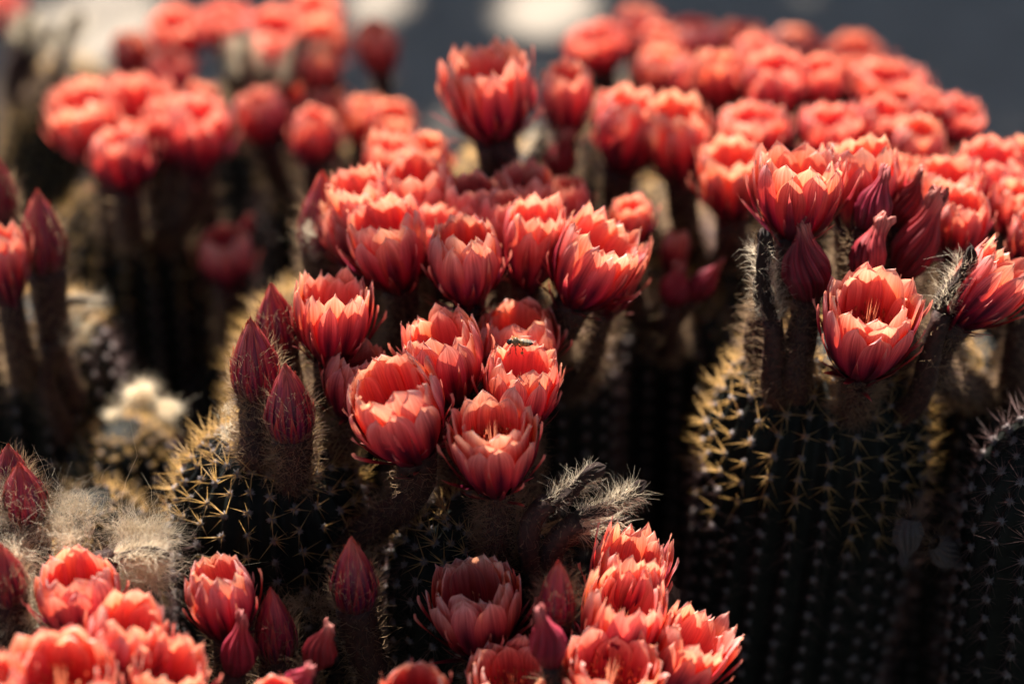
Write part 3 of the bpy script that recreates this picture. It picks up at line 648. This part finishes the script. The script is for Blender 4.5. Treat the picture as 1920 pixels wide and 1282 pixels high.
# shrivelled blooms dropped between the stems on the right
M_FALL = simple('fallen_petals', (0.06, 0.045, 0.045), (0.2, 0.16, 0.15), 0.8, 90, trans=0.2, bump=0.001)
for px, py, d, rot, lab in [(1708, 972, 1.165, (2.9, .2, .3), 'grey shrivelled flower caught against the flank of the bare ribbed column, upper of two'),
                            (1752, 1018, 1.175, (2.5, -.5, 1.2), 'grey shrivelled flower lodged lower down between the two right-hand columns')]:
    o = empty('fallen_flower', P(px, py, d), rot); o['label'] = lab; o['category'] = 'fallen flower'; o['group'] = 'shrivelled flowers lodged between the columns'
    me = WM[rnd.randrange(5)].copy(); me.materials.clear(); me.materials.append(M_FALL)
    inst('withered_petals', me, o, scale=(.0075, .0075, .024))
    n = 120; ro = nr.normal(0, .004, (n, 3)); V, F = hairs(ro, ro + [0, 0, -.004], nr.uniform(.004, .009, n), .00016, .4); h = mk('hairs', V, F, M_TUBEHAIR, o); h['kind'] = 'stuff'

# --------------------------------------------------------------------------------------------------- shade tree
def shade_tree():
    """a tree behind the bed, out of the picture, its leaves placed to dapple the flowers and paving and dim the sky"""
    o = empty('tree', (-3.0, 3.4, -.02)); o['label'] = 'unseen leafy tree behind the bed, its leaves placed to dapple the flowers and paving with shade'; o['category'] = 'tree'
    B = Vector((-3.0, 3.4, -.02)); rg = random.Random(3); j = Join()
    def limb(pts, r0, r1):
        pts = [Vector(p) - B for p in pts]; n = 10; C = []
        for k in range(n):
            t = k / (n - 1) * (len(pts) - 1); i = min(int(t), len(pts) - 2); C.append(pts[i].lerp(pts[i + 1], t - i))
        C = np.array([list(c) for c in C]); T = norm(np.gradient(C, axis=0)); S, Bn = perp(T); th = np.arange(8) * .7854; rr = np.linspace(r0, r1, n)[:, None, None]
        V = C[:, None] + rr * (np.cos(th)[None, :, None] * S[:, None] + np.sin(th)[None, :, None] * Bn[:, None]); j.add(V.reshape(-1, 3), grid_faces(n, 8, True))
    limb([B, B + Vector((.1, -.1, 1.2)), B + Vector((.3, -.3, 2.4)), B + Vector((.5, -.8, 3.6))], .16, .07)
    hub = B + Vector((.5, -.8, 3.5))
    pos = []; size = []
    def clump(c, r, t, cover=3.2, leaf=.035):
        q = SUN.to_track_quat('Z', 'Y').to_matrix(); n = max(5, int(cover * (r / (leaf * .42)) ** 2 * .5))
        m = c + SUN * t
        for _ in range(n):
            a = rg.uniform(0, 6.28); rr = r * math.sqrt(rg.random())
            pos.append(m + q @ Vector((rr * math.cos(a), rr * math.sin(a), rg.uniform(-.12, .12)))); size.append(leaf * rg.uniform(.8, 1.2))
        return m
    k = K
    for px, py, d, r in SHADE:
        m = clump(P(px, py, d), r * k * d, rg.uniform(1.5, 1.9))  # leaf clump set sunward of the spot so its shade lands there
        limb([hub, hub.lerp(m, .5) + Vector((0, 0, .25)), m + Vector((.0, .04, .03))], .006, .003)
    # leaves placed over the paving, with gaps left to shape its lit patches
    q = SUN.to_track_quat('Z', 'Y').to_matrix()
    def ground_hit(px, py):
        v = P(px, py, 1) - CAM; return CAM + v * (-(CAM.z + .02) / v.z)
    gaps = [tuple(ground_hit(a, b).xy) + (r1, r2) for a, b, r1, r2 in GAPS]
    for _ in range(25000):
        x = rg.uniform(-1.5, 1.6); y = rg.uniform(.78, 2.5); g = Vector((x, y, -.02))
        if any(((x - gx) / r1) ** 2 + ((y - gy) / r2) ** 2 < 1 for gx, gy, r1, r2 in gaps): continue
        if rg.random() > (.92 if x < .45 else 1): continue
        pos.append(g + SUN * rg.uniform(3.0, 4.2)); size.append(rg.uniform(.05, .085))
    for _ in range(19000):      # leaves added overhead and behind the camera to dim the sky
        p = Vector((rg.uniform(-4.5, 4.5), rg.uniform(-5.5, .3), 0)); p.z = 2.6 + rg.uniform(0, .9) + .25 * math.sin(p.x * 1.3) + .25 * math.cos(p.y); pos.append(p); size.append(rg.uniform(.10, .17))
    for _ in range(2600):      # more added above the bed to cut the sky light
        pos.append(Vector((rg.uniform(-3, 3), rg.uniform(.2, 1.15), rg.uniform(2.7, 3.3)))); size.append(rg.uniform(.10, .16))
    for _ in range(9000):      # unseen foliage added on the far side to block the low sky
        pos.append(Vector((rg.uniform(-7, 7), rg.uniform(6, 7), rg.uniform(.3, 4.6)))); size.append(rg.uniform(.16, .3))
    for _ in range(7000):      # leaves added low around the camera to hold back sky fill
        a_ = rg.uniform(math.pi * .93, math.pi * 2.07); rr = rg.uniform(4.4, 5.0); p = Vector((rr * math.cos(a_), -.8 + rr * math.sin(a_), rg.uniform(.9, 2.9))); pos.append(p); size.append(rg.uniform(.12, .2))
    for a, b in ((-3, -1), (-1.5, -2.5), (0, -1), (1.8, -2.2), (3, -.5), (0, -4)):
        limb([hub, hub.lerp(Vector((a, b, 3.1)), .5) + Vector((-.4, 0, .4)), Vector((a, b, 3.0))], .02, .006)
    for a, b in ((-1.0, 1.2), (-.4, 1.7), (.3, 1.3), (.9, 1.7), (1.4, 1.3)):
        m = Vector((a, b, -.02)) + SUN * 3.5; limb([hub, hub.lerp(m, .5) + Vector((0, 0, .3)), m], .02, .006)
    j.build('trunk', M_BARK, o)
    n = len(pos); pos = np.array([list(p - B) for p in pos]); size = np.array(size)[:, None]
    nn = norm(nr.normal(0, .45, (n, 3)) + np.array(list(SUN))); s, t = perp(nn); a = nr.uniform(0, 6.28, (n, 1)); u = np.cos(a) * s + np.sin(a) * t; w = np.cross(nn, u)
    V = np.stack([pos - u * size * .5, pos + w * size * .3 - nn * size * .05, pos + u * size * .55, pos - w * size * .3 - nn * size * .05], 1).reshape(-1, 3)
    f = np.arange(n)[:, None] * 4; o2 = mk('crown', V, [f + np.array([[0, 1, 2]]), f + np.array([[0, 2, 3]])], M_LEAF, o, smooth=False); o2['kind'] = 'stuff'
# spots that leaf clumps are placed to shade: pixel, depth, radius in pixels
SHADE = [(850, 640, 1.17, 58), (970, 600, 1.22, 50), (885, 400, 1.25, 42), (985, 370, 1.28, 38), (683, 690, 1.17, 32), (885, 1110, 1.09, 62), (664, 1070, 1.11, 35), (1046, 1100, 1.09, 32),
         (515, 1160, 1.11, 35), (600, 1220, 1.08, 40), (430, 460, 1.46, 50), (1068, 190, 1.37, 50), (1075, 380, 1.3, 40), (1250, 490, 1.3, 60), (255, 95, 1.64, 50), (495, 215, 1.52, 50), (600, 170, 1.58, 55),
         (705, 90, 1.6, 50), (1592, 100, 1.64, 70), (1480, 80, 1.66, 70), (1392, 70, 1.64, 70), (1300, 80, 1.6, 60), (780, 1290, 1.04, 50), (1990, 950, 1.1, 140), (2020, 820, 1.15, 120)]
GAPS = [(705, 0, .05, .11), (1030, 12, .07, .10), (200, 40, .08, .14), (840, 230, .035, .035), (1120, 150, .09, .03)]
shade_tree()

# --------------------------------------------------------------------------------------------------- bee
def bee():
    L = .0135; pos = P(975, 641, 1.128)
    o = empty('bee', pos); o['label'] = 'honeybee with striped abdomen resting on the rim of a coral bloom'; o['category'] = 'bee'
    ax = Vector((1, 0.1, -0.12)).normalized(); q = Matrix((ax, Vector((0, 0, 1)).cross(ax).normalized(), (ax.cross(Vector((0, 0, 1)).cross(ax))).normalized())).transposed()
    o.rotation_euler = q.to_euler()
    m, nt, out = material('bee_body'); tc = N(nt, 'ShaderNodeTexCoord'); sp = N(nt, 'ShaderNodeSeparateXYZ'); nt.links.new(tc.outputs['Object'], sp.inputs[0])
    mr = N(nt, 'ShaderNodeMapRange'); mr.inputs['From Min'].default_value = -.007; mr.inputs['From Max'].default_value = .007; nt.links.new(sp.outputs[0], mr.inputs[0])
    b, y, t = (.012, .009, .008), (.42, .24, .07), (.16, .11, .06)
    r = ramp(nt, [(0, b), (.17, b), (.2, t), (.42, t), (.46, b), (.5, y), (.56, y), (.6, b), (.64, y), (.7, y), (.74, b), (.78, y), (.82, (.2, .12, .05)), (.86, b), (1.0, b)]); nt.links.new(mr.outputs[0], r.inputs[0])
    pb = N(nt, 'ShaderNodeBsdfPrincipled'); pb.inputs['Roughness'].default_value = .35; nt.links.new(r.outputs[0], pb.inputs['Base Color']); nt.links.new(pb.outputs[0], out.inputs[0])
    nu, nv = 36, 16; x = np.linspace(-.0067, .0068, nu); u = (x + .0067) / .0135
    rr = np.interp(u, [0, .05, .12, .17, .2, .26, .34, .42, .46, .5, .6, .72, .84, .93, 1], [.0002, .0012, .0016, .0013, .0008, .0019, .0022, .0018, .0007, .0014, .0020, .0021, .0017, .0009, .0001])
    th = np.arange(nv) * 6.283 / nv
    z = np.interp(u, [0, .2, .3, .5, 1], [-.0006, 0, .0003, 0, -.0006])
    V = np.stack([x[:, None] + 0 * th, rr[:, None] * np.cos(th) * .95, z[:, None] + rr[:, None] * np.sin(th)], -1).reshape(-1, 3)
    mk('body', V, grid_faces(nu, nv, True), m, o)
    dk = simple('bee_leg', (.015, .01, .008), rough=.4)
    for s in (-1, 1):
        for k, (x0, x1, x2) in enumerate([(-.0035, -.0052, -.006), (-.002, -.0022, -.0012), (-.0008, .0012, .0022)]):
            pts = [Vector((x0, s * .0012, -.0012)), Vector((x1, s * .0032, -.0018)), Vector((x1 * .9, s * .0036, -.0042)), Vector((x2, s * .0040, -.0058))]
            j = Join()
            for a_, b_, r_ in zip(pts, pts[1:], (.0004, .00036, .0002)):
                d = np.array([(b_ - a_)]); V, F = cones(np.array([a_]), d, np.array([(b_ - a_).length * 1.5]), r_); j.add(V, F)
            if k == 2:
                dd = norm(nr.normal(0, 1, (14, 3))); V, F = cones(np.array([pts[2]] * 14), dd, np.full(14, .0012), .0006); j.add(V, F, 1)
            j.build('leg', [dk, M_SPINE], o)
        V, F = cones(np.array([[-.0062, s * .0006, .0004]]), np.array([[-.6, s * .4, -.2]]), np.array([.0024]), .00016); mk('antenna', V, F, dk, o)
        w = np.linspace(0, 1, 9); W = []
        for q_ in w:
            hw = .0016 * math.sin(math.pi * min(1, q_ * .9 + .08)) ** .7
            c0 = Vector((-.0015 + .0085 * q_, s * (.0010 + .0016 * q_), .0023 - .0002 * q_))
            W += [c0 + Vector((0, -s * hw * .5, .0003)), c0 + Vector((0, s * hw, -.0003))]
        wm, nt2, out2 = material('bee_wing'); pb2 = N(nt2, 'ShaderNodeBsdfPrincipled'); pb2.inputs['Base Color'].default_value = (.6, .55, .45, 1); pb2.inputs['Alpha'].default_value = .35; pb2.inputs['Roughness'].default_value = .15; nt2.links.new(pb2.outputs[0], out2.inputs[0])
        mk('wing', np.array(W), np.array([[2 * i, 2 * i + 1, 2 * i + 3, 2 * i + 2] for i in range(8)]), wm, o)
    n = 260; a = nr.uniform(0, 6.28, n); xx = nr.uniform(-.0045, -.0005, n); ro = np.stack([xx, .0019 * np.cos(a), .0019 * np.sin(a) + .0002], 1)
    V, F = cones(ro, np.stack([xx * 0 + .2, np.cos(a), np.sin(a)], 1), np.full(n, .0009), .00008); f = mk('fur', V, F, M_SPINE, o); f['kind'] = 'stuff'
bee()
